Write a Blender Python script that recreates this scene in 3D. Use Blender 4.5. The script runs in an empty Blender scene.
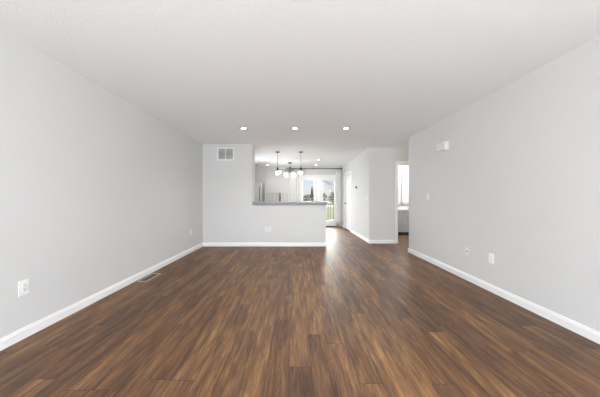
import bpy, bmesh, math, random
from mathutils import Vector, Matrix
PI = math.pi
S = bpy.context.scene
COL = S.collection
F = 225.0

# ------------------------------------------------------------------ camera, world, sun, area lights, exposure
cam_d = bpy.data.cameras.new('camera'); cam = bpy.data.objects.new('camera', cam_d); COL.objects.link(cam)
cam.location = (0, 0, 1.15); cam.rotation_euler = (PI/2, 0, 0)
cam_d.sensor_fit = 'HORIZONTAL'; cam_d.sensor_width = 36.0; cam_d.lens = 36.0*F/600.0
cam_d.shift_x = 3.7/600.0; cam_d.shift_y = -0.3/600.0
cam_d.clip_start = 0.05; cam_d.clip_end = 500
S.camera = cam
S.view_settings.view_transform = 'Standard'; S.view_settings.look = 'None'
S.view_settings.gamma = 1.0; S.view_settings.use_curve_mapping = False
S.view_settings.exposure = 0.60
S.cycles.max_bounces = 12; S.cycles.diffuse_bounces = 8; S.cycles.transparent_max_bounces = 16
S.cycles.sample_clamp_indirect = 6.0

world = bpy.data.worlds.new('world'); S.world = world; world.use_nodes = True
wn = world.node_tree.nodes; wl = world.node_tree.links; wn.clear()
sky = wn.new('ShaderNodeTexSky'); sky.sky_type = 'NISHITA'; sky.sun_disc = False
sky.sun_elevation = math.radians(35); sky.sun_rotation = math.radians(200); sky.dust_density = 0.3; sky.ozone_density = 2.0
hsv = wn.new('ShaderNodeHueSaturation'); hsv.inputs['Saturation'].default_value = 0.55
bg = wn.new('ShaderNodeBackground'); bg.inputs['Strength'].default_value = 0.064
wo = wn.new('ShaderNodeOutputWorld')
wl.new(sky.outputs[0], hsv.inputs['Color']); tint = wn.new('ShaderNodeMix'); tint.data_type = 'RGBA'; tint.blend_type = 'MULTIPLY'; tint.inputs[0].default_value = 1
tint.inputs[7].default_value = (1.03, .95, 1.06, 1); wl.new(hsv.outputs[0], tint.inputs[6]); wl.new(tint.outputs[2], bg.inputs['Color']); wl.new(bg.outputs[0], wo.inputs['Surface'])

sun_d = bpy.data.lights.new('sun', 'SUN'); sun_d.energy = 23.0; sun_d.angle = math.radians(80); sun_d.color = (1, .98, .95)
sun = bpy.data.objects.new('sun', sun_d); COL.objects.link(sun)
sun.rotation_euler = Vector((-0.26, -1.0, -0.31)).to_track_quat('-Z', 'Y').to_euler()

XL_, XR_ = -2.24, 2.40
def area(name, loc, direction, sx, sy, power, color=(1, 1, 1)):
    d = bpy.data.lights.new(name, 'AREA'); d.shape = 'RECTANGLE'; d.size = sx; d.size_y = sy; d.energy = power; d.color = color
    o = bpy.data.objects.new(name, d); COL.objects.link(o); o.location = loc
    o.rotation_euler = Vector(direction).to_track_quat('-Z', 'Z').to_euler(); return o
# daylight through the living room window in the wall behind the camera
area('window_daylight', (0.08, -4.47, 1.45), (0, 1, 0.05), 3.9, 1.7, 12, (0.88, 0.95, 1.0))
# unseen fill lamps added behind the camera to brighten the side walls
area('added_side_fill', (XR_-.02, -2.0, 1.4), (-1, -.05, 0), 2.6, 1.5, 122, (0.92, 0.965, 1.0))
area('added_side_fill', (XL_+.02, -2.0, 1.4), (1, -.05, 0), 2.6, 1.5, 122, (0.92, 0.965, 1.0))
# unseen lamp added behind the camera, aimed up and forward to brighten the ceiling
area('added_ceiling_fill', (0.08, -4.1, 0.35), (0, 1.2, 1.1), 4.2, 0.5, 180, (0.88, 0.95, 1.0))
# fill lamp added out of sight behind the wall's end, brightening kitchen and dining
kw = area('added_kitchen_fill', (-2.2, 7.3, .85), (1, 0, -.1), 3.0, 1.2, 42, (0.90, 0.96, 1.0)); kw.data.spread = math.radians(125)


# ------------------------------------------------------------------ helpers
def tag(o, label=None, cat=None, group=None, kind=None):
    if label: o['label'] = label
    if cat: o['category'] = cat
    if group: o['group'] = group
    if kind: o['kind'] = kind
    return o
def obj(name, bm, mat, parent=None, smooth=False):
    me = bpy.data.meshes.new(name)
    bmesh.ops.recalc_face_normals(bm, faces=bm.faces)
    bm.to_mesh(me); bm.free()
    if mat: me.materials.append(mat)
    if smooth:
        for p in me.polygons: p.use_smooth = True
    o = bpy.data.objects.new(name, me); COL.objects.link(o)
    if parent: o.parent = parent
    return o
def empty(name, loc, label, cat, group=None, rot=(0, 0, 0)):
    o = bpy.data.objects.new(name, None); COL.objects.link(o); o.empty_display_size = .1
    o.location = loc; o.rotation_euler = rot
    return tag(o, label, cat, group)
def sempty(name, loc, rot=(0, 0, 0)):
    o = bpy.data.objects.new(name, None); COL.objects.link(o); o.location = loc; o.rotation_euler = rot
    o['kind'] = 'structure'; return o
def box(bm, x0, x1, y0, y1, z0, z1, bev=0.0):
    r = bmesh.ops.create_cube(bm, size=1.0)
    vs = r['verts']
    for v in vs:
        v.co = Vector((x0+(v.co.x+.5)*(x1-x0), y0+(v.co.y+.5)*(y1-y0), z0+(v.co.z+.5)*(z1-z0)))
    if bev > 0:
        es = list({e for v in vs for e in v.link_edges})
        bmesh.ops.bevel(bm, geom=es, offset=bev, segments=2, affect='EDGES', profile=.6)
def B(x0, x1, y0, y1, z0, z1, bev=0.0):
    bm = bmesh.new(); box(bm, x0, x1, y0, y1, z0, z1, bev); return bm
def tube(bm, pts, rad, seg=10, cap=True):
    pts = [Vector(p) for p in pts]
    rads = rad if isinstance(rad, (list, tuple)) else [rad]*len(pts)
    rings = []; n0 = None
    for i, p in enumerate(pts):
        t = (pts[min(i+1, len(pts)-1)] - pts[max(i-1, 0)]).normalized()
        if n0 is None:
            a = Vector((0, 0, 1)) if abs(t.z) < .9 else Vector((1, 0, 0)); n0 = t.cross(a).normalized()
        else:
            n0 = (n0 - t*n0.dot(t)).normalized()
        b = t.cross(n0)
        rings.append([bm.verts.new(p + (n0*math.cos(2*PI*k/seg) + b*math.sin(2*PI*k/seg))*rads[i]) for k in range(seg)])
    for a, b in zip(rings, rings[1:]):
        for k in range(seg): bm.faces.new((a[k], a[(k+1) % seg], b[(k+1) % seg], b[k]))
    if cap: bm.faces.new(rings[0][::-1]); bm.faces.new(rings[-1])
def lathe(bm, prof, loc=(0, 0, 0), seg=24, axis='Z'):
    loc = Vector(loc); rings = []
    for r, h in prof:
        if r < 1e-6:
            co = [(0, 0, h)]
        else: co = [(r*math.cos(2*PI*k/seg), r*math.sin(2*PI*k/seg), h) for k in range(seg)]
        if axis == 'X': co = [(c[2], c[0], c[1]) for c in co]
        if axis == 'Y': co = [(c[1], c[2], c[0]) for c in co]
        rings.append([bm.verts.new(loc+Vector(c)) for c in co])
    for a, b in zip(rings, rings[1:]):
        for k in range(seg):
            k2 = (k+1) % seg
            if len(a) == 1 and len(b) == 1: continue
            if len(a) == 1: bm.faces.new((a[0], b[k], b[k2]))
            elif len(b) == 1: bm.faces.new((a[k], a[k2], b[0]))
            else: bm.faces.new((a[k], a[k2], b[k2], b[k]))
def prism(bm, prof, p0, p1, up=Vector((0, 0, 1)), out=Vector((1, 0, 0))):
    """profile (out, up) swept from p0 to p1"""
    p0, p1 = Vector(p0), Vector(p1)
    a = [bm.verts.new(p0+out*u+up*v) for u, v in prof]; b = [bm.verts.new(p1+out*u+up*v) for u, v in prof]
    n = len(prof)
    for k in range(n): bm.faces.new((a[k], a[(k+1) % n], b[(k+1) % n], b[k]))
    bm.faces.new(a[::-1]); bm.faces.new(b)
def children(o): return [c for c in bpy.data.objects if c.parent == o]
def copy_tree(o, parent=None):
    kids = children(o)
    c = o.copy(); COL.objects.link(c)
    if parent: c.parent = parent
    for ch in kids: copy_tree(ch, c)
    return c

# ------------------------------------------------------------------ materials
def mat(name, color, rough=.5, metal=0, spec=.5, noise=0, nscale=30, bump=0, bscale=200, emis=None, estr=0, sub=0):
    m = bpy.data.materials.new(name); m.use_nodes = True
    n = m.node_tree.nodes; l = m.node_tree.links; p = n['Principled BSDF']
    p.inputs['Base Color'].default_value = (*color, 1); p.inputs['Roughness'].default_value = rough
    p.inputs['Metallic'].default_value = metal; p.inputs['Specular IOR Level'].default_value = spec
    tc = n.new('ShaderNodeTexCoord')
    if noise:
        t = n.new('ShaderNodeTexNoise'); t.inputs['Scale'].default_value = nscale; t.inputs['Detail'].default_value = 3
        l.new(tc.outputs['Object'], t.inputs['Vector'])
        mx = n.new('ShaderNodeMix'); mx.data_type = 'RGBA'
        mx.inputs[6].default_value = (*[c*(1-noise) for c in color], 1); mx.inputs[7].default_value = (*[min(1, c*(1+noise)) for c in color], 1)
        l.new(t.outputs['Fac'], mx.inputs[0]); l.new(mx.outputs[2], p.inputs['Base Color'])
    if bump:
        t = n.new('ShaderNodeTexNoise'); t.inputs['Scale'].default_value = bscale; t.inputs['Detail'].default_value = 2
        l.new(tc.outputs['Object'], t.inputs['Vector'])
        b = n.new('ShaderNodeBump'); b.inputs['Strength'].default_value = bump; b.inputs['Distance'].default_value = .002
        l.new(t.outputs['Fac'], b.inputs['Height']); l.new(b.outputs[0], p.inputs['Normal'])
    if emis:
        p.inputs['Emission Color'].default_value = (*emis, 1); p.inputs['Emission Strength'].default_value = estr
    return m
M = {}
M['wall'] = mat('wall_paint', (.66, .66, .655), .85, spec=.25, noise=.012, nscale=3, bump=.12, bscale=350)
M['ceiling'] = mat('ceiling_paint', (.89, .915, .93), .95, spec=.1, noise=.02, nscale=40, bump=.8, bscale=90)
M['trim'] = mat('trim_paint', (.86, .86, .86), .4, noise=.01, nscale=8)
M['plate'] = mat('white_plastic', (.86, .86, .85), .35, noise=.01, nscale=20)
M['plate_grey'] = mat('grey_plastic', (.74, .74, .735), .4, noise=.01, nscale=20)  # slightly greyer plastic than the white plates
M['ring'] = mat('ring_grey_white', (.62, .62, .61), .5, noise=.01, nscale=20)
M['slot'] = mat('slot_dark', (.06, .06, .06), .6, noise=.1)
M['counter'] = mat('grey_laminate', (.28, .28, .285), .35, noise=.35, nscale=90)
M['metal'] = mat('brushed_nickel', (.20, .197, .193), .35, metal=.9, noise=.08, nscale=60)
M['darkmetal'] = mat('dark_bronze', (.05, .048, .045), .4, metal=.6, noise=.1, nscale=60)
M['steel'] = mat('stainless_steel', (.55, .55, .55), .32, metal=.85, noise=.06, nscale=4)
M['fridge_side'] = mat('fridge_grey', (.30, .30, .305), .5, noise=.05, nscale=10)
M['globe'] = mat('lit_globe', (.9, .9, .88), .3, emis=(1, .97, .93), estr=1.0)
M['lamp'] = mat('lit_lens', (.9, .9, .88), .3, emis=(1, .97, .92), estr=6)
M['vent_dark'] = mat('duct_shade_and_dial', (.09, .09, .09), .8, noise=.1)  # dark colour painting the vent's duct shade, also on the thermostat dial
M['rim'] = mat('register_rim', (.52, .46, .40), .4, metal=.2, noise=.05, nscale=30)
M['vent_floor'] = mat('floor_register_metal', (.16, .12, .09), .4, metal=.3, noise=.1, nscale=30)
M['cabinet'] = mat('cabinet_white', (.78, .78, .77), .4, noise=.01, nscale=8)
M['vanity'] = mat('vanity_grey_white', (.46, .46, .45), .4, noise=.02, nscale=8)
M['vanity_top'] = mat('vanity_top_white', (.86, .85, .83), .25, noise=.03, nscale=30)
M['rubber'] = mat('dark_rubber', (.03, .028, .025), .8, noise=.2)
M['deck'] = mat('deck_boards', (.38, .33, .28), .8, noise=.2, nscale=6)
M['rail'] = mat('dark_railing', (.07, .045, .035), .6, noise=.2, nscale=10)
M['grass'] = mat('lawn', (.058, .082, .012), .95, spec=.1, noise=.4, nscale=.6)
M['leaf'] = mat('evergreen_leaf', (.075, .12, .035), .8, spec=.2, noise=.5, nscale=1.5)
M['leaf2'] = mat('autumn_shrub_leaf', (.17, .14, .09), .8, spec=.2, noise=.5, nscale=1.5)
M['bark'] = mat('bark', (.10, .075, .055), .9, noise=.3, nscale=10)
M['fence'] = mat('fence_white', (.75, .75, .73), .6, noise=.03)
M['path'] = mat('pale_concrete', (.15, .13, .11), .9, noise=.1, nscale=2)
M['siding'] = mat('siding', (.6, .6, .58), .8, noise=.05)

def glass():
    m = bpy.data.materials.new('window_glass'); m.use_nodes = True; n = m.node_tree.nodes; l = m.node_tree.links; n.clear()
    o = n.new('ShaderNodeOutputMaterial'); t = n.new('ShaderNodeBsdfTransparent'); g = n.new('ShaderNodeBsdfGlossy')
    g.inputs['Roughness'].default_value = .02; t.inputs['Color'].default_value = (.95, .97, .97, 1)
    f = n.new('ShaderNodeFresnel'); f.inputs['IOR'].default_value = 1.35; mx = n.new('ShaderNodeMixShader')
    l.new(f.outputs[0], mx.inputs[0]); l.new(t.outputs[0], mx.inputs[1]); l.new(g.outputs[0], mx.inputs[2]); l.new(mx.outputs[0], o.inputs[0])
    return m
M['glass'] = glass()
def cloth(name, c, tr=.45):
    m = bpy.data.materials.new(name); m.use_nodes = True; n = m.node_tree.nodes; l = m.node_tree.links; n.clear()
    o = n.new('ShaderNodeOutputMaterial'); d = n.new('ShaderNodeBsdfDiffuse'); t = n.new('ShaderNodeBsdfTranslucent')
    tc = n.new('ShaderNodeTexCoord'); w = n.new('ShaderNodeTexNoise'); w.inputs['Scale'].default_value = 60
    mxc = n.new('ShaderNodeMix'); mxc.data_type = 'RGBA'; mxc.inputs[6].default_value = (*[k*.97 for k in c], 1); mxc.inputs[7].default_value = (*c, 1)
    l.new(tc.outputs['Object'], w.inputs['Vector']); l.new(w.outputs['Fac'], mxc.inputs[0])
    l.new(mxc.outputs[2], d.inputs['Color']); l.new(mxc.outputs[2], t.inputs['Color'])
    mx = n.new('ShaderNodeMixShader'); mx.inputs[0].default_value = tr
    l.new(d.outputs[0], mx.inputs[1]); l.new(t.outputs[0], mx.inputs[2]); l.new(mx.outputs[0], o.inputs[0]); return m
M['curtain'] = cloth('curtain_cloth', (.90, .895, .885))
M['shower'] = cloth('shower_curtain_cloth', (.88, .87, .87), .2)

def floor_mat():
    m = bpy.data.materials.new('wood_plank_floor'); m.use_nodes = True; n = m.node_tree.nodes; l = m.node_tree.links
    p = n['Principled BSDF']
    def math_(op, a, b=None, c=None):
        k = n.new('ShaderNodeMath'); k.operation = op
        for i, v in enumerate((a, b, c)):
            if v is None: continue
            if isinstance(v, (int, float)): k.inputs[i].default_value = v
            else: l.new(v, k.inputs[i])
        return k.outputs[0]
    tc = n.new('ShaderNodeTexCoord'); sp = n.new('ShaderNodeSeparateXYZ'); l.new(tc.outputs['Object'], sp.inputs[0])
    X, Y = sp.outputs[0], sp.outputs[1]
    W, L = .148, 1.22
    u = math_('DIVIDE', math_('ADD', X, 20.03), W); iu = math_('FLOOR', u); fu = math_('FRACT', u)
    wn1 = n.new('ShaderNodeTexWhiteNoise'); wn1.noise_dimensions = '1D'; l.new(iu, wn1.inputs['W'])
    v = math_('ADD', math_('DIVIDE', Y, L), math_('MULTIPLY', wn1.outputs['Value'], 7.3)); iv = math_('FLOOR', v); fv = math_('FRACT', v)
    cb = n.new('ShaderNodeCombineXYZ'); l.new(iu, cb.inputs[0]); l.new(iv, cb.inputs[1])
    wn2 = n.new('ShaderNodeTexWhiteNoise'); wn2.noise_dimensions = '2D'; l.new(cb.outputs[0], wn2.inputs['Vector'])
    rnd = wn2.outputs['Value']
    def grain(sx, sy, seed, detail, dist=0.0, rough=.5):
        c = n.new('ShaderNodeCombineXYZ'); l.new(math_('MULTIPLY', X, sx), c.inputs[0]); l.new(math_('MULTIPLY', Y, sy), c.inputs[1])
        l.new(math_('MULTIPLY_ADD', rnd, 37.0, seed), c.inputs[2])
        t = n.new('ShaderNodeTexNoise'); t.inputs['Scale'].default_value = 1; t.inputs['Detail'].default_value = detail
        t.inputs['Distortion'].default_value = dist; t.inputs['Roughness'].default_value = rough
        l.new(c.outputs[0], t.inputs['Vector']); return t.outputs['Fac']
    g1 = grain(22, 2.6, 0, 3, .5); g2 = grain(60, 4.5, 11, 5, .4, .70); g3 = grain(6, 1.0, 23, 2); g4 = grain(300, 30, 5, 2)
    val = math_('ADD', math_('MULTIPLY', math_('SUBTRACT', g1, .5), 1.0), math_('MULTIPLY', math_('SUBTRACT', g2, .5), 1.2))
    val = math_('ADD', val, math_('MULTIPLY', math_('SUBTRACT', rnd, .5), .26))
    val = math_('ADD', val, math_('MULTIPLY', math_('SUBTRACT', g4, .5), .25))
    val = math_('ADD', val, .515)
    r = n.new('ShaderNodeValToRGB'); l.new(val, r.inputs[0]); e = r.color_ramp.elements
    e[0].position = .08; e[0].color = (.036, .018, .010, 1)
    e[1].position = .95; e[1].color = (.38, .198, .074, 1)
    for pos, c in ((.32, (.082, .041, .020, 1)), (.50, (.138, .065, .030, 1)), (.68, (.205, .106, .043, 1))):
        q = e.new(pos); q.color = c
    # hue drift between greyer and more orange boards
    mx = n.new('ShaderNodeMix'); mx.data_type = 'RGBA'; mx.blend_type = 'MULTIPLY'
    mx2 = n.new('ShaderNodeMix'); mx2.data_type = 'RGBA'
    mx2.inputs[6].default_value = (.93, 1.0, 1.18, 1); mx2.inputs[7].default_value = (1.08, .98, .78, 1)
    l.new(g3, mx2.inputs[0]); mx.inputs[0].default_value = 1; l.new(r.outputs[0], mx.inputs[6]); l.new(mx2.outputs[2], mx.inputs[7])
    # seams
    su = math_('LESS_THAN', math_('MINIMUM', fu, math_('SUBTRACT', 1, fu)), .012)
    sv = math_('LESS_THAN', math_('MINIMUM', fv, math_('SUBTRACT', 1, fv)), .0022)
    seam = math_('MAXIMUM', su, sv)
    mx3 = n.new('ShaderNodeMix'); mx3.data_type = 'RGBA'; l.new(math_('MULTIPLY', seam, .65), mx3.inputs[0])
    l.new(mx.outputs[2], mx3.inputs[6]); mx3.inputs[7].default_value = (.035, .02, .013, 1)
    l.new(mx3.outputs[2], p.inputs['Base Color'])
    l.new(math_('MULTIPLY_ADD', g2, .22, FLOOR_ROUGH), p.inputs['Roughness'])
    p.inputs['Specular IOR Level'].default_value = .48
    b = n.new('ShaderNodeBump'); b.inputs['Strength'].default_value = .35; b.inputs['Distance'].default_value = .0015
    l.new(math_('SUBTRACT', g2, math_('MULTIPLY', seam, 1.0)), b.inputs['Height']); l.new(b.outputs[0], p.inputs['Normal'])
    return m
FLOOR_ROUGH = .38
M['floor'] = floor_mat()

# ------------------------------------------------------------------ dimensions
XL, XR = -2.24, 2.40          # living room side walls
YB = -4.6                    # wall behind the camera
YP = 5.38                     # half wall front
YR = 4.80                     # where the right wall ends
YH = 5.72                     # hall wall
XH = 1.86                     # side wall of the dining area
YF = 9.10                     # far wall with patio door
H = 2.44
T = .12
def wall(name, boxes, m='wall'):
    bm = bmesh.new()
    for b in boxes: box(bm, *b)
    return tag(obj(name, bm, M[m]), kind='structure')
# ------------------------------------------------------------------ structure
tag(obj('floor', B(XL-T, 4.6, YB-T, YF+T, -.10, 0), M['floor']), kind='structure')
tag(obj('ceiling', B(XL-T, 4.6, YB-T, YF+T, H, H+.12), M['ceiling']), kind='structure')
wall('wall_left', [(XL-T, XL, YB-T, YF+T, 0, H)])
wall('wall_right', [(XR, XR+T, YB-T, YR, 0, H)])
WX0, WX1, WZ0, WZ1 = -1.9, 2.06, .6, 2.3
wall('wall_rear', [(XL, XR, YB-T, YB, 0, WZ0), (XL, XR, YB-T, YB, WZ1, H), (XL, WX0, YB-T, YB, WZ0, WZ1), (WX1, XR, YB-T, YB, WZ0, WZ1)])
wall('wall_kitchen_side', [(XL, -1.052, YP, YP+.34, 0, H)])
wall('wall_half', [(-1.052, .71, YP, YP+.14, 0, .985)])
DX0, DX1, DZ = .12, 1.68, 2.02
wall('wall_far', [(XL, DX0, YF, YF+T, 0, H), (DX1, 4.6, YF, YF+T, 0, H), (DX0, DX1, YF, YF+T, DZ, H)])
BX0, BX1, BZ = 2.57, 3.33, 2.02
wall('wall_hall', [(XH, BX0, YH, YH+T, 0, H), (BX1, 4.6, YH, YH+T, 0, H), (BX0, BX1, YH, YH+T, BZ, H)])
wall('wall_hall_near', [(XR+T, 4.6, YR-T, YR, 0, H)])
wall('wall_hall_end', [(4.48, 4.6, YR, YF, 0, H)])
D2Y0, D2Y1 = 7.70, 8.50
wall('wall_dining', [(XH, XH+T, YH+T, D2Y0, 0, H), (XH, XH+T, D2Y1, YF, 0, H), (XH, XH+T, D2Y0, D2Y1, DZ, H)])
wall('wall_bathroom', [(XH+T, 4.48, 7.55, 7.55+T, 0, H)])

BBP = [(0, 0), (.014, 0), (.014, .062), (.011, .070), (.009, .078), (.006, .088), (0, .090)]
def baseboard(name, p0, p1, out):
    bm = bmesh.new(); prism(bm, BBP, p0, p1, out=Vector(out)); return tag(obj(name, bm, M['trim']), kind='structure')
baseboard('baseboard_left', (XL, YB, 0), (XL, YP, 0), (1, 0, 0))
baseboard('baseboard_right', (XR, YB, 0), (XR, YR, 0), (-1, 0, 0))
baseboard('baseboard_right_end', (XR-.014, YR, 0), (XR+T, YR, 0), (0, 1, 0))
baseboard('baseboard_back', (XL, YP, 0), (.71, YP, 0), (0, -1, 0))
baseboard('baseboard_back_end', (.71, YP-.014, 0), (.71, YP+.14, 0), (1, 0, 0))
baseboard('baseboard_hall', (XH-.014, YH, 0), (BX0-.07, YH, 0), (0, -1, 0))
baseboard('baseboard_hall_near', (XR+T, YR, 0), (4.48, YR, 0), (0, 1, 0))
baseboard('baseboard_dining', (XH, YH, 0), (XH, D2Y0-.07, 0), (-1, 0, 0))
baseboard('baseboard_dining_far', (XH, D2Y1+.07, 0), (XH, YF, 0), (-1, 0, 0))
baseboard('baseboard_far', (XL, YF, 0), (DX0-.08, YF, 0), (0, -1, 0))
baseboard('baseboard_rear', (XL, YB, 0), (XR, YB, 0), (0, 1, 0))
baseboard('baseboard_bathroom', (XH+T, 7.55, 0), (4.48, 7.55, 0), (0, -1, 0))

def casing(name, axis, a0, a1, top, plane, sgn, w=.07, t=.018):
    """door casing round an opening; axis 'X' opening runs along x on plane y"""
    bm = bmesh.new()
    p0, p1 = sorted((plane, plane+sgn*t))
    for (u0, u1, z0, z1) in ((a0-w, a0, 0, top+w), (a1, a1+w, 0, top+w), (a0, a1, top, top+w)):
        if axis == 'X': box(bm, u0, u1, p0, p1, z0, z1, .004)
        else: box(bm, p0, p1, u0, u1, z0, z1, .004)
    return tag(obj(name, bm, M['trim']), kind='structure')
casing('trim_1', 'X', DX0, DX1, DZ, YF, -1)
casing('trim_2', 'X', BX0, BX1, BZ, YH, -1)
casing('trim_3', 'Y', D2Y0, D2Y1, DZ, XH, -1)
jb = bmesh.new()
for b in ((BX0, BX0+.015, YH, YH+T, 0, BZ), (BX1-.015, BX1, YH, YH+T, 0, BZ), (BX0+.015, BX1-.015, YH, YH+T, BZ-.015, BZ)): box(jb, *b)
tag(obj('trim_4', jb, M['trim']), kind='structure')
casing('trim_5', 'X', BX0, BX1, BZ, YH+T, 1)
# picture-frame mouldings low on the far kitchen wall
wb = bmesh.new()
box(wb, -1.27, -.31, YF-.016, YF, 1.385, 1.41, .003)
for x in (-1.27, -.88, -.62, -.47, -.335): box(wb, x, x+.025, YF-.014, YF, .09, 1.385, .003)
tag(obj('trim_6', wb, M['trim']), kind='structure')

# rear window (behind the camera)
w = sempty('window_1', (0, YB, 0))
bm = bmesh.new()
for b in ((WX0, WX1, -.10, -.04, WZ0, WZ0+.05), (WX0, WX1, -.10, -.04, WZ1-.05, WZ1), (WX0, WX0+.05, -.10, -.04, WZ0+.05, WZ1-.05), (WX1-.05, WX1, -.10, -.04, WZ0+.05, WZ1-.05),
          (.04, .12, -.10, -.04, WZ0+.05, WZ1-.05)): box(bm, *b)
obj('window_frame', bm, M['trim'], w)
obj('pane', B(WX0+.05, .04, -.075, -.069, WZ0+.05, WZ1-.05), M['glass'], w)
obj('pane', B(.12, WX1-.05, -.075, -.069, WZ0+.05, WZ1-.05), M['glass'], w)

# ------------------------------------------------------------------ patio door
d = sempty('door_1', (0, YF, 0))
bm = bmesh.new()
for b in ((DX0, DX0+.02, 0, T, 0, DZ), (DX1-.02, DX1, 0, T, 0, DZ), (DX0+.02, DX1-.02, 0, T, 1.975, DZ)): box(bm, *b)
obj('door_frame', bm, M['trim'], d)
obj('threshold', B(DX0, DX1, -.03, T, 0, .022, .005), M['rubber'], d)
def french_leaf(x0, x1, g0, g1, hx):
    bm = bmesh.new(); y0, y1 = .03, .075; gz0, gz1, zt = .24, 1.885, 1.965
    for b in ((x0, g0, y0, y1, .03, zt), (g1, x1, y0, y1, .03, zt), (g0, g1, y0, y1, .03, gz0), (g0, g1, y0, y1, gz1, zt)): box(bm, *b, .002)
    for b in ((g0, g0+.02, y0-.01, y1+.01, gz0, gz1), (g1-.02, g1, y0-.01, y1+.01, gz0, gz1), (g0+.02, g1-.02, y0-.01, y1+.01, gz0, gz0+.02), (g0+.02, g1-.02, y0-.01, y1+.01, gz1-.02, gz1)): box(bm, *b, .003)
    p = obj('door_panel', bm, M['trim'], d)
    obj('glass_pane', B(g0+.02, g1-.02, .05, .056, gz0+.02, gz1-.02), M['glass'], p)
    if hx:
        bm = bmesh.new(); lathe(bm, [(0, -.012), (.026, -.012), (.028, 0), (.028, .004), (0, .004)], (hx, .024, .95), axis='Y')
        tube(bm, [(hx, .02, .95), (hx, -.03, .95), (hx+.02, -.036, .95), (hx+.10, -.036, .95)], .009)
        tag(obj('door_handle', bm, M['metal'], p), 'brushed metal lever handle')
french_leaf(.145, .895, .245, .745, None)
french_leaf(.905, 1.655, 1.065, 1.565, .97)
# hall closet door with hinges on its near edge
d = sempty('door_2', (XH, D2Y0, 0))
bm = bmesh.new(); box(bm, .012, .047, .006, .794, .012, 2.012)
p = obj('door_panel', bm, M['trim'], d)
for (z0, z1) in ((.2, .92), (1.08, 1.88)):
    for (a, b_) in ((.12, .36), (.44, .68)):
        bm = bmesh.new()
        for q in ((a, b_, z0, z0+.02), (a, b_, z1-.02, z1), (a, a+.02, z0+.02, z1-.02), (b_-.02, b_, z0+.02, z1-.02)): box(bm, .004, .012, q[0], q[1], q[2], q[3], .002)
        obj('moulding', bm, M['trim'], p)
for z in (.29, 1.03, 1.77):
    bm = bmesh.new(); tube(bm, [(-.004, .004, z-.045), (-.004, .004, z+.045)], .008); box(bm, -.003, .012, .0, .03, z-.045, z+.045)
    tag(obj('hinge', bm, M['metal'], d), 'grey metal hinge')
bm = bmesh.new(); lathe(bm, [(0, -.06), (.02, -.058), (.028, -.04), (.02, -.022), (.010, -.018), (.010, -.008), (.03, -.006), (.03, .012), (0, .012)], (0, .735, .96), axis='X')
obj('door_knob', bm, M['metal'], d, True)
tag(obj('threshold', B(-.03, .05, .0, .80, 0, .012, .003), M['rubber'], d), 'dark threshold strip')

# ------------------------------------------------------------------ bar ledge on the half wall
lg = empty('bar_ledge', (-.17, YP+.07, .985), 'long grey laminate bar ledge capping the half wall', 'counter')
bm = bmesh.new(); box(bm, -.875, .905, -.13, .165, .042, .082, .006); tag(obj('slab', bm, M['counter'], lg), 'speckled grey top slab')
bm = bmesh.new(); box(bm, -.875, .893, -.095, .10, 0, .042, .004); obj('support_moulding', bm, M['counter'], lg)

# ------------------------------------------------------------------ electrical
def plate_geo(bm, w, h, t=.006): box(bm, -w/2, w/2, -t, 0, -h/2, h/2, .0025)
def outlet(loc, rz, label, w=.072, h=.117, gangs=1, kind='outlet', group=None, pm='plate'):
    """local -Y faces the room"""
    cat = {'outlet': 'outlet', 'switch': 'light switch', 'jack': 'wall plate'}[kind]
    nm = {'outlet': 'wall_outlet', 'switch': 'light_switch', 'jack': 'cable_wall_plate'}[kind]
    r = empty(nm, loc, label, cat, group, (0, 0, rz))
    bm = bmesh.new(); plate_geo(bm, w, h); obj('cover_plate', bm, M[pm], r)
    for g in range(gangs):
        x = (g-(gangs-1)/2)*.046
        if kind == 'outlet':
            for s in (-1, 1):
                bm = bmesh.new(); lathe(bm, [(0, 0), (.0165, 0), (.0175, .002), (.0175, .004), (0, .004)], (x, -.0095, s*.0195), axis='Y')
                q = obj('receptacle', bm, M[pm], r)
                bm = bmesh.new()
                for xx in (-.006, .006): box(bm, x+xx-.0012, x+xx+.0012, -.0102, -.009, s*.0195-.001, s*.0195+.008)
                box(bm, x-.002, x+.002, -.0102, -.009, s*.0195-.010, s*.0195-.006)
                tag(obj('slots', bm, M['slot'], q), 'dark plug slots')
        elif kind == 'switch':
            bm = bmesh.new(); box(bm, x-.016, x+.016, -.009, -.006, -.033, .033, .001); q = obj('rocker', bm, M[pm], r)
        else:
            bm = bmesh.new(); lathe(bm, [(0, -.010), (.0045, -.010), (.0045, 0), (.008, 0), (.008, .004), (0, .004)], (x, -.0095, 0), axis='Y'); tag(obj('jack', bm, M['metal'], r), 'small threaded metal jack')
    for z in ((-.045, .045) if kind != 'outlet' else (0,)):
        bm = bmesh.new(); lathe(bm, [(0, 0), (.003, .0006), (.003, .002), (0, .002)], (0, -.0075, z), axis='Y', seg=10)
        obj('screw', bm, M['plate'], r)
    return r
outlet((XL, 1.848, .418), PI/2, 'white outlet on the left wall nearest the camera, before the floor register', .074, .122)
outlet((XL, 4.76, .43), PI/2, 'white outlet low on the left wall close to the far corner')
outlet((-.672, YP, .409), 0, 'double white outlet plate on the grey half wall below the bar ledge', .150, .115, 2, pm='plate_grey')
outlet((XR, 2.765, .408), -PI/2, 'white outlet low on the right wall, nearer and larger of the two', .072, .122)
outlet((XR, 3.154, .405), -PI/2, 'small white cable plate low on the right wall, farther from the camera', .070, .110, kind='jack', pm='plate_grey')
outlet((XR, 4.10, 1.17), -PI/2, 'white light switch on the right wall near its far end', kind='switch', pm='plate_grey')
outlet((XH, 5.90, 1.17), -PI/2, 'white light switch on the dining side wall near the hall corner', kind='switch', pm='plate_grey')
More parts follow.
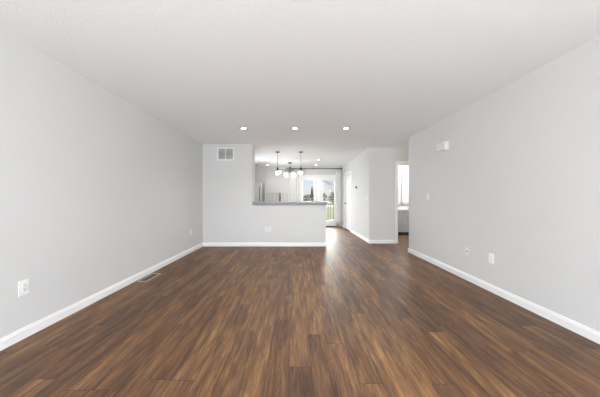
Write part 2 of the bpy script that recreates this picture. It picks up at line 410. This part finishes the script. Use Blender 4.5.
# thermostat
r = empty('thermostat', (XH, 6.93, 1.486), 'small round dark thermostat on the white wall between patio and hall', 'thermostat', rot=(0, 0, -PI/2))
bm = bmesh.new(); lathe(bm, [(0, -.004), (.052, -.004), (.055, -.002), (.055, 0), (0, 0)], (0, 0, 0), axis='Y'); obj('back_plate', bm, M['plate'], r)
bm = bmesh.new(); lathe(bm, [(0, -.030), (.036, -.030), (.042, -.026), (.044, -.004), (0, -.004)], (0, 0, 0), axis='Y'); tag(obj('dial', bm, M['vent_dark'], r), 'dark grey dial')
# door chime box
r = empty('door_chime', (XR, 3.66, 1.985), 'white door chime box high on the right wall', 'door chime', rot=(0, 0, -PI/2))
bm = bmesh.new(); box(bm, -.115, .115, -.012, 0, -.07, .07, .003); obj('back_plate', bm, M['plate'], r)
bm = bmesh.new(); box(bm, -.105, .105, -.058, -.012, -.064, .064, .008); c = obj('cover', bm, M['plate_grey'], r)
bm = bmesh.new()
for k in range(5): box(bm, .03+k*.012, .034+k*.012, -.0595, -.057, -.045, .045)
obj('grille', bm, M['ring'], c)

# ------------------------------------------------------------------ wall return vent
r = empty('return_air_vent', (-1.689, YP, 2.207), 'white slatted return air vent high on the back wall', 'vent')
w2, h2 = .202, .153
bm = bmesh.new()
for b in ((-w2, w2, -.010, 0, -h2, -h2+.028), (-w2, w2, -.010, 0, h2-.028, h2), (-w2, -w2+.028, -.010, 0, -h2+.028, h2-.028), (w2-.028, w2, -.010, 0, -h2+.028, h2-.028), (-.008, .008, -.010, 0, -h2+.028, h2-.028)):
    box(bm, *b, .002)
obj('frame', bm, M['plate'], r)
obj('duct_shade_sheet', B(-w2+.028, w2-.028, -.0015, 0, -h2+.028, h2-.028), M['vent_dark'], r)  # thin dark sheet, painted-in shade behind the slats
for k in range(9):
    z = -h2+.028+(k+.5)*(2*h2-.056)/9
    bm = bmesh.new()
    for x0, x1 in ((-w2+.028, -.008), (.008, w2-.028)):
        prism(bm, [(-.009, -.006), (-.0075, -.007), (-.0015, .005), (-.003, .006)], (x0, 0, z), (x1, 0, z), out=Vector((0, 1, 0)))
    obj('slat', bm, M['plate'], r)
# ------------------------------------------------------------------ floor register
r = empty('floor_register', (-2.125, 3.262, 0), 'slim metal floor register beside the left wall baseboard', 'floor vent')
bm = bmesh.new(); a, b_ = .066, .168
for q in ((-a, a, -b_, -b_+.016), (-a, a, b_-.016, b_), (-a, -a+.016, -b_+.016, b_-.016), (a-.016, a, -b_+.016, b_-.016)): box(bm, *q, 0, .006, .002)
obj('frame', bm, M['rim'], r)
obj('duct_shade_sheet', B(-a+.016, a-.016, -b_+.016, b_-.016, 0, .001), M['slot'], r)  # dark sheet standing in for the shade below the register slats
for k in range(13):
    y = -b_+.016+(k+1)*(2*b_-.032)/14
    obj('slat', B(-a+.016, a-.016, y-.0025, y+.0025, 0, .005), M['vent_floor'], r)

# ------------------------------------------------------------------ recessed ceiling lights
def downlight():
    r = empty('recessed_light', (0, 0, H), 'x', 'ceiling light', 'recessed ceiling lights')
    bm = bmesh.new(); lathe(bm, [(.045, -.002), (.055, -.006), (.078, -.004), (.082, 0), (.045, 0)], seg=28); bm2 = bm
    obj('trim_ring', bm2, M['ring'], r, True)
    bm = bmesh.new(); lathe(bm, [(0, -.006), (.025, -.0055), (.044, -.002), (.044, 0), (0, 0)], seg=28); obj('lens', bm, M['lamp'], r)
    return r
dl = downlight()
spots = [(-.976, 4.16, 'recessed ceiling light above the back wall, left one of the front row of three'),
         (-.024, 4.16, 'recessed ceiling light in the middle of the front row of three'),
         (.919, 4.16, 'recessed ceiling light, right one of the front row of three'),
         (-1.13, 7.54, 'kitchen recessed light left of the pendants, nearer one of that pair'),
         (.737, 7.54, 'recessed light right of the pendants, nearer one before the patio door'),
         (-1.11, 8.74, 'kitchen recessed light left of the pendants, farther one of that pair'),
         (.76, 8.74, 'recessed light nearest the patio door above the curtain rod')]
for i, (x, y, lab) in enumerate(spots):
    o = dl if i == 0 else copy_tree(dl)
    o.location = (x, y, H); o['label'] = lab
    ld = bpy.data.lights.new('downlight_bulb', 'SPOT'); ld.energy = 22 if y < 5 else (22 if y < 8 else 6); ld.spot_size = math.radians(125 if y < 8 else 90); ld.spot_blend = .8; ld.shadow_soft_size = .05; ld.color = (1, .99, .97)
    lo = bpy.data.objects.new('downlight_bulb', ld); COL.objects.link(lo); lo.location = (x, y, H-.02)

# ------------------------------------------------------------------ pendants
def globe_light(loc, power, rad=.07):
    ld = bpy.data.lights.new('globe_bulb', 'POINT'); ld.energy = power; ld.shadow_soft_size = rad; ld.color = (1, .94, .86)
    lo = bpy.data.objects.new('globe_bulb', ld); COL.objects.link(lo); lo.location = loc
def pendant():
    r = empty('pendant_light', (0, 0, H), 'x', 'pendant light', 'globe pendants over the peninsula')
    bm = bmesh.new(); lathe(bm, [(0, 0), (.062, 0), (.062, -.010), (.05, -.022), (.012, -.030), (0, -.030)]); obj('canopy', bm, M['metal'], r, True)
    bm = bmesh.new(); tube(bm, [(0, 0, -.03), (0, 0, -.44)], .005); obj('stem', bm, M['metal'], r)
    bm = bmesh.new(); lathe(bm, [(0, -.43), (.016, -.43), (.024, -.45), (.028, -.50), (.036, -.53), (0, -.53)]); obj('socket', bm, M['darkmetal'], r, True)
    bm = bmesh.new(); lathe(bm, [(.0, -.515), (.027, -.528)]+[(.062*math.sin(t), -.584+.062*math.cos(t)) for t in [.5+k*(PI-.5)/12 for k in range(12)]]+[(0, -.646)]); obj('glass_globe', bm, M['globe'], r, True)
    return r
pd = pendant(); pd.location = (-.52, 6.26, H); pd['label'] = 'pendant light with a white globe, left one of the pair over the bar'
p2 = copy_tree(pd); p2.location = (.128, 6.26, H); p2['label'] = 'pendant light with a white globe, right one of the pair over the bar'
for x in (-.52, .128): globe_light((x, 6.26, H-.78), 2.5)

# ------------------------------------------------------------------ chandelier
r = empty('chandelier', (-.228, 8.13, H), 'metal chandelier with several white globes in the dining area behind the pendants', 'chandelier')
bm = bmesh.new(); lathe(bm, [(0, 0), (.075, 0), (.075, -.012), (.05, -.035), (.014, -.05), (0, -.05)]); obj('canopy', bm, M['metal'], r, True)
bm = bmesh.new(); tube(bm, [(0, 0, -.05), (0, 0, -.20)], .007); obj('stem', bm, M['metal'], r)
bm = bmesh.new(); lathe(bm, [(0, -.16), (.03, -.165), (.05, -.20), (.085, -.235), (.095, -.27), (.085, -.305), (.05, -.34), (.03, -.37), (0, -.38)], seg=20)
obj('hub', bm, M['metal'], r, True)
for (dx, dy, dz) in ((-.135, -.30, -.46), (.135, -.30, -.46), (-.145, .30, -.46), (.145, .30, -.46), (-.37, 0, -.35), (.37, 0, -.35)):
    bm = bmesh.new(); tube(bm, [(dx*.2, dy*.2, -.262), (dx*.6, dy*.6, -.262), (dx*.92, dy*.92, -.267), (dx, dy, -.285), (dx, dy, dz+.09)], .010)
    a_ = obj('arm', bm, M['metal'], r, True)
    bm = bmesh.new(); lathe(bm, [(0, dz+.10), (.018, dz+.10), (.03, dz+.075), (.03, dz+.055), (0, dz+.055)], (dx, dy, 0)); obj('cup', bm, M['metal'], a_, True)
    bm = bmesh.new(); lathe(bm, [(0, dz+.07)]+[(.072*math.sin(t), dz+.062*math.cos(t)) for t in [.35+k*(PI-.35)/12 for k in range(12)]]+[(0, dz-.062)], (dx, dy, 0)); obj('glass_globe', bm, M['globe'], a_, True)
globe_light((-.228, 8.13, H-.62), 5)

# ------------------------------------------------------------------ kitchen
fr = empty('refrigerator', (-1.70, 8.36, 0), 'stainless steel refrigerator partly hidden behind the end of the wall', 'refrigerator')
obj('body', B(-.42, .42, .05, .72, .04, 1.74, .008), M['fridge_side'], fr)
p = obj('door', B(-.42, .42, 0, .047, .66, 1.75, .012), M['steel'], fr)
bm = bmesh.new(); tube(bm, [(.34, 0, .78), (.34, -.045, .80), (.34, -.045, 1.55), (.34, 0, 1.57)], .012); tag(obj('handle', bm, M['darkmetal'], p, True), 'dark vertical handle')
p = obj('freezer_drawer', B(-.42, .42, 0, .047, .06, .65, .012), M['steel'], fr)
bm = bmesh.new(); tube(bm, [(-.34, 0, .58), (-.34, -.045, .58), (.34, -.045, .58), (.34, 0, .58)], .012); obj('handle', bm, M['darkmetal'], p, True)
# peninsula cabinets behind the half wall
cb = empty('base_cabinet', (-.2, YP+.14, 0), 'white base cabinet run behind the half wall', 'cabinet')
obj('carcass', B(-.85, .85, .005, .56, .10, .87), M['cabinet'], cb)
obj('toe_kick', B(-.85, .85, .005, .50, 0, .10), M['cabinet'], cb)
for k in range(4):
    x0 = -.84+k*.42
    dr = obj('door', B(x0+.005, x0+.415, .56, .58, .12, .86, .003), M['cabinet'], cb)
    bm = bmesh.new(); tube(bm, [(x0+.36, .58, .72), (x0+.36, .605, .72), (x0+.36, .605, .82), (x0+.36, .58, .82)], .005); obj('handle', bm, M['metal'], dr, True)
bm = bmesh.new(); o = obj('worktop', B(-1.045, .69, YP+.242, YP+.76, .871, .908, .004), M['counter'], None); bm.free()
tag(o, 'low grey kitchen worktop behind the bar ledge', 'counter')
fa = empty('kitchen_faucet', (-.425, 5.83, .908), 'tall dark metal kitchen faucet rising behind the bar ledge', 'faucet')
bm = bmesh.new(); lathe(bm, [(0, 0), (.032, 0), (.032, .012), (.024, .02), (.022, .10), (0, .10)]); obj('base', bm, M['darkmetal'], fa, True)
bm = bmesh.new(); pts = [(0, 0, .09), (0, 0, .28)]+[(0, .07-.07*math.cos(t), .28+.085*math.sin(t)) for t in [k*PI/10 for k in range(1, 11)]]+[(0, .14, .22)]
tube(bm, pts, .018, 12); obj('spout', bm, M['darkmetal'], fa, True)
bm = bmesh.new(); tube(bm, [(.02, 0, .07), (.055, 0, .075), (.075, 0, .12)], [.010, .008, .006]); obj('lever', bm, M['darkmetal'], fa, True)

# ------------------------------------------------------------------ curtains
def drape(bm, x0, x1, z0, z1, folds, depth=.03, th=.004, nz=10):
    n = folds*10; fr_, bk = [], []
    for j in range(nz+1):
        z = z0+(z1-z0)*j/nz; a, b = [], []
        for i in range(n+1):
            u = i/n; x = x0+(x1-x0)*u
            y = depth*math.sin(u*folds*2*PI+.15*math.sin(z*3))*(1-.35*(j/nz))
            a.append(bm.verts.new((x, y, z))); b.append(bm.verts.new((x, y+th, z)))
        fr_.append(a); bk.append(b)
    for j in range(nz):
        for i in range(n):
            bm.faces.new((fr_[j][i], fr_[j][i+1], fr_[j+1][i+1], fr_[j+1][i]))
            bm.faces.new((bk[j][i], bk[j+1][i], bk[j+1][i+1], bk[j][i+1]))
        for i in (0, n): bm.faces.new((fr_[j][i], bk[j][i], bk[j+1][i], fr_[j+1][i]))
    for j in (0, nz):
        for i in range(n): bm.faces.new((fr_[j][i], fr_[j][i+1], bk[j][i+1], bk[j][i]))
def curtain(x0, x1, folds, label):
    r = empty('curtain', (0, YF-.10, 0), label, 'curtain', 'curtains at the patio door')
    bm = bmesh.new(); drape(bm, x0, x1, .015, 2.315, folds, .016); obj('fabric', bm, M['curtain'], r, True)
    for k in range(folds+1):
        x = x0+(x1-x0)*k/folds
        bm = bmesh.new(); tube(bm, [(x+math.copysign(0, 1), .021*math.cos(t), 2.33+.021*math.sin(t)) for t in [q*2*PI/12 for q in range(13)]], .003, 6, False)
        obj('curtain_ring', bm, M['darkmetal'], r, True)
curtain(-.27, .27, 6, 'white curtain panel on the left side of the patio door')
curtain(1.57, 1.775, 3, 'white curtain panel on the right side of the patio door')
r = empty('curtain_rod', (0, YF-.10, 2.33), 'dark metal curtain rod across the top of the patio door', 'curtain rod')
bm = bmesh.new(); tube(bm, [(-.36, 0, 0), (1.81, 0, 0)], .014, 12); obj('pole', bm, M['darkmetal'], r, True)
for x in (-.38, 1.82):
    bm = bmesh.new(); lathe(bm, [(0, -.024), (.018, -.018), (.026, 0), (.018, .018), (0, .024)], (x, 0, 0), seg=14, axis='X'); obj('finial', bm, M['darkmetal'], r, True)
for x in (-.31, .70, 1.80):
    bm = bmesh.new(); tube(bm, [(x, .10, -.01), (x, .02, -.018), (x, 0, -.016)], .006, 8); box(bm, x-.012, x+.012, .094, .10, -.04, .02); obj('bracket', bm, M['darkmetal'], r)

# ------------------------------------------------------------------ bathroom
v = empty('bathroom_vanity', (3.15, 6.94, 0), 'pale grey vanity cabinet seen through the open bathroom doorway', 'vanity')
obj('carcass', B(0, .92, .02, .55, .10, .775, .003), M['vanity'], v)
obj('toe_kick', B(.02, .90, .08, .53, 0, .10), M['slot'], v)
obj('countertop', B(-.015, .935, -.012, .56, .776, .812, .005), M['vanity_top'], v)
bm = bmesh.new(); box(bm, -.015, .935, .54, .56, .813, .89, .004); obj('backsplash', bm, M['vanity_top'], v)
for k in range(3):
    x0 = .01+k*.30
    q = obj('drawer', B(x0+.004, x0+.296, .002, .02, .65, .765, .003), M['vanity'], v)
    bm = bmesh.new(); lathe(bm, [(0, -.025), (.012, -.022), (.012, -.014), (.005, -.01), (.005, 0), (0, 0)], (x0+.15, .002, .71), axis='Y', seg=12); obj('knob', bm, M['metal'], q, True)
    bm = bmesh.new()
    z0, z1 = .11, .64
    for b in ((x0+.004, x0+.054, .002, .02, z0, z1), (x0+.246, x0+.296, .002, .02, z0, z1), (x0+.054, x0+.246, .002, .02, z0, z0+.05), (x0+.054, x0+.246, .002, .02, z1-.05, z1), (x0+.054, x0+.246, .010, .02, z0+.05, z1-.05)): box(bm, *b)
    q = obj('door', bm, M['vanity'], v)
    bm = bmesh.new(); lathe(bm, [(0, -.025), (.012, -.022), (.012, -.014), (.005, -.01), (.005, 0), (0, 0)], (x0+(.26 if k % 2 == 0 else .04), .002, .56), axis='Y', seg=12); obj('knob', bm, M['metal'], q, True)
bm = bmesh.new(); drape(bm, 3.02, 3.50, .93, 2.05, 4, .018); drape(bm, 3.515, 4.10, .93, 2.05, 5, .018)
o = obj('window_curtain', bm, M['shower'], None, True); o.location = (0, 7.49, 0)
tag(o, 'bright white curtain hanging above the bathroom vanity', 'curtain')
bm = bmesh.new(); tube(bm, [(2.98, 0, 0), (4.14, 0, 0)], .008, 10)
for x in (3.0, 4.12): tube(bm, [(x, 0, 0), (x, .06, 0)], .006, 8)
o = obj('tension_rod', bm, M['plate'], None, True); o.location = (0, 7.49, 2.06); tag(o, 'thin white rod carrying the bathroom curtain', 'curtain rod')
r = empty('bathroom_ceiling_light', (3.3, 6.5, H), 'round white ceiling light inside the bathroom', 'ceiling light')
bm = bmesh.new(); lathe(bm, [(0, 0), (.15, 0), (.15, -.03), (.14, -.035), (0, -.035)]); obj('base', bm, M['plate'], r)
bm = bmesh.new(); lathe(bm, [(0, -.036), (.13, -.036), (.12, -.07), (.07, -.095), (0, -.10)]); obj('diffuser', bm, M['globe'], r, True)
ld = bpy.data.lights.new('bathroom_bulb', 'POINT'); ld.energy = 38; ld.shadow_soft_size = .1
lo = bpy.data.objects.new('bathroom_bulb', ld); COL.objects.link(lo); lo.location = (3.3, 6.5, H-.2)

ld = bpy.data.lights.new('hall_bulb', 'POINT'); ld.energy = 3; ld.shadow_soft_size = .1; ld.color = (1, .84, .62)
lo = bpy.data.objects.new('hall_bulb', ld); COL.objects.link(lo); lo.location = (3.5, 5.25, H-.15)

# ------------------------------------------------------------------ outdoors
GZ = -.3
tag(obj('ground', B(-60, 70, YF+T+1.7, 140, GZ-.3, GZ), M['grass']), kind='structure')
tag(obj('pathway', B(-60, 70, 37, 46, GZ, GZ+.02), M['path']), kind='structure')
bm = bmesh.new()
for k in range(12): box(bm, -2.2, 4.2, YF+T+.02+k*.14, YF+T+.15+k*.14, -.07, -.03, .004)
tag(obj('deck', bm, M['deck']), kind='structure')
bm = bmesh.new()
for x in (-2.1, 1.0, 4.1):
    for y in (YF+.3, YF+1.7): box(bm, x-.06, x+.06, y-.06, y+.06, GZ-.02, -.07)
tag(obj('deck_posts', bm, M['deck']), kind='structure')
r = empty('deck_railing', (0, YF+1.72, -.03), 'dark brown baluster railing along the deck outside the patio door', 'railing')
obj('top_rail', B(-2.15, 4.15, -.045, .045, .885, .93, .005), M['rail'], r)
obj('bottom_rail', B(-2.15, 4.15, -.02, .02, .08, .12, .004), M['rail'], r)
for x in (-2.1, 1.0-1.2, 2.0, 4.1): obj('post', B(x-.045, x+.045, -.045, .045, 0, .885), M['rail'], r)
x = -1.97
while x < 4.05:
    obj('baluster', B(x-.013, x+.013, -.013, .013, .12, .885), M['rail'], r); x += .125
random.seed(4)
def crown(bm, c, rx, rz, n, s, conic=False):
    for _ in range(n):
        while True:
            q = Vector((random.uniform(-1, 1), random.uniform(-1, 1), random.uniform(-1, 1)))
            if q.length < 1: break
        if conic: k = (1-q.z)/2*.9+.1; q.x *= k; q.y *= k
        p = Vector(c)+Vector((q.x*rx, q.y*rx, q.z*rz))
        a = Vector((random.gauss(0, 1), random.gauss(0, 1), random.gauss(0, 1))).normalized()*s
        b = a.cross(Vector((random.gauss(0, 1), random.gauss(0, 1), random.gauss(0, 1)))).normalized()*s*.6
        vs = [bm.verts.new(p+d_) for d_ in (a, b, -a, -b)]; bm.faces.new(vs)
def plant(name, label, cat, x, y, h, w_, m, conic, group, n=500):
    r = empty(name, (x, y, GZ), label, cat, group)
    bm = bmesh.new(); tube(bm, [(0, 0, -.05), (.03, 0, h*.35), (0, .02, h*.85)], [.09*w_, .06*w_, .02*w_], 7); obj('trunk', bm, M['bark'], r)
    bm = bmesh.new(); crown(bm, (0, 0, h*.56), w_, h*.46, n, .14, conic); obj('foliage', bm, M[m], r)
    return r
for k in range(14):
    x = -11+k*2.7+random.uniform(-.1, .1); g = k % 3
    h = random.uniform(2.1, 3.0)
    if g == 0: plant('evergreen_shrub', 'dark green bushy shrub beyond the lawn outside the patio door', 'shrub', x, 47.5, h+.5, 1.25, 'leaf', False, 'green shrubs beyond the lawn')
    else: plant('autumn_shrub', 'brownish green shrub beyond the lawn outside the patio door', 'shrub', x, 47.5, h, 1.2, 'leaf2', False, 'brown shrubs beyond the lawn')
plant('conifer_tree', 'slim dark conifer behind the shrubs, left pane of the patio door', 'tree', 3.52, 50.5, 4.1, .6, 'leaf', True, None, 600)
# bare tree near the deck
r = empty('bare_tree', (2.95, 13.6, GZ), 'leafless tree whose twigs cross the sky in the right door pane', 'tree')
bm = bmesh.new(); tube(bm, [(0, 0, -.05), (.03, 0, .9), (-.03, .02, 1.7), (.05, 0, 2.8)], [.07, .055, .04, .015], 8); obj('trunk', bm, M['bark'], r, True)
bm = bmesh.new()
random.seed(9)
def branch(p, d_, ln, rad, lv):
    pts = [Vector(p)]; dd = Vector(d_).normalized()
    for _ in range(4):
        dd = (dd+Vector((random.uniform(-.2, .2), random.uniform(-.2, .2), random.uniform(-.12, .2)))).normalized(); pts.append(pts[-1]+dd*ln/4)
    tube(bm, pts, [rad*(1-.17*i) for i in range(5)], 5)
    if lv:
        for i in (2, 3, 4):
            branch(pts[i], dd+Vector((random.uniform(-.7, .7), random.uniform(-.7, .7), random.uniform(-.4, .6))), ln*.55, rad*.5, lv-1)
for (z, d_) in ((1.5, (-1, -.1, .45)), (1.9, (-1, .3, .35)), (1.3, (.9, .2, .6)), (2.2, (.4, -.5, .8)), (2.5, (-.7, -.2, .7))):
    branch((0, 0, z), d_, 1.15, .018, 2)
obj('branches', bm, M['bark'], r)
r = empty('rail_fence', (0, 44, GZ), 'white rail fence beyond the lawn outside the patio door', 'fence')
for z in (.9, 1.35): obj('rail', B(-14, 20, -.03, .03, z, z+.12), M['fence'], r)
for k in range(15): obj('post', B(-14+k*2.4-.06, -14+k*2.4+.06, .03, .15, -.02, 1.6, .01), M['fence'], r)
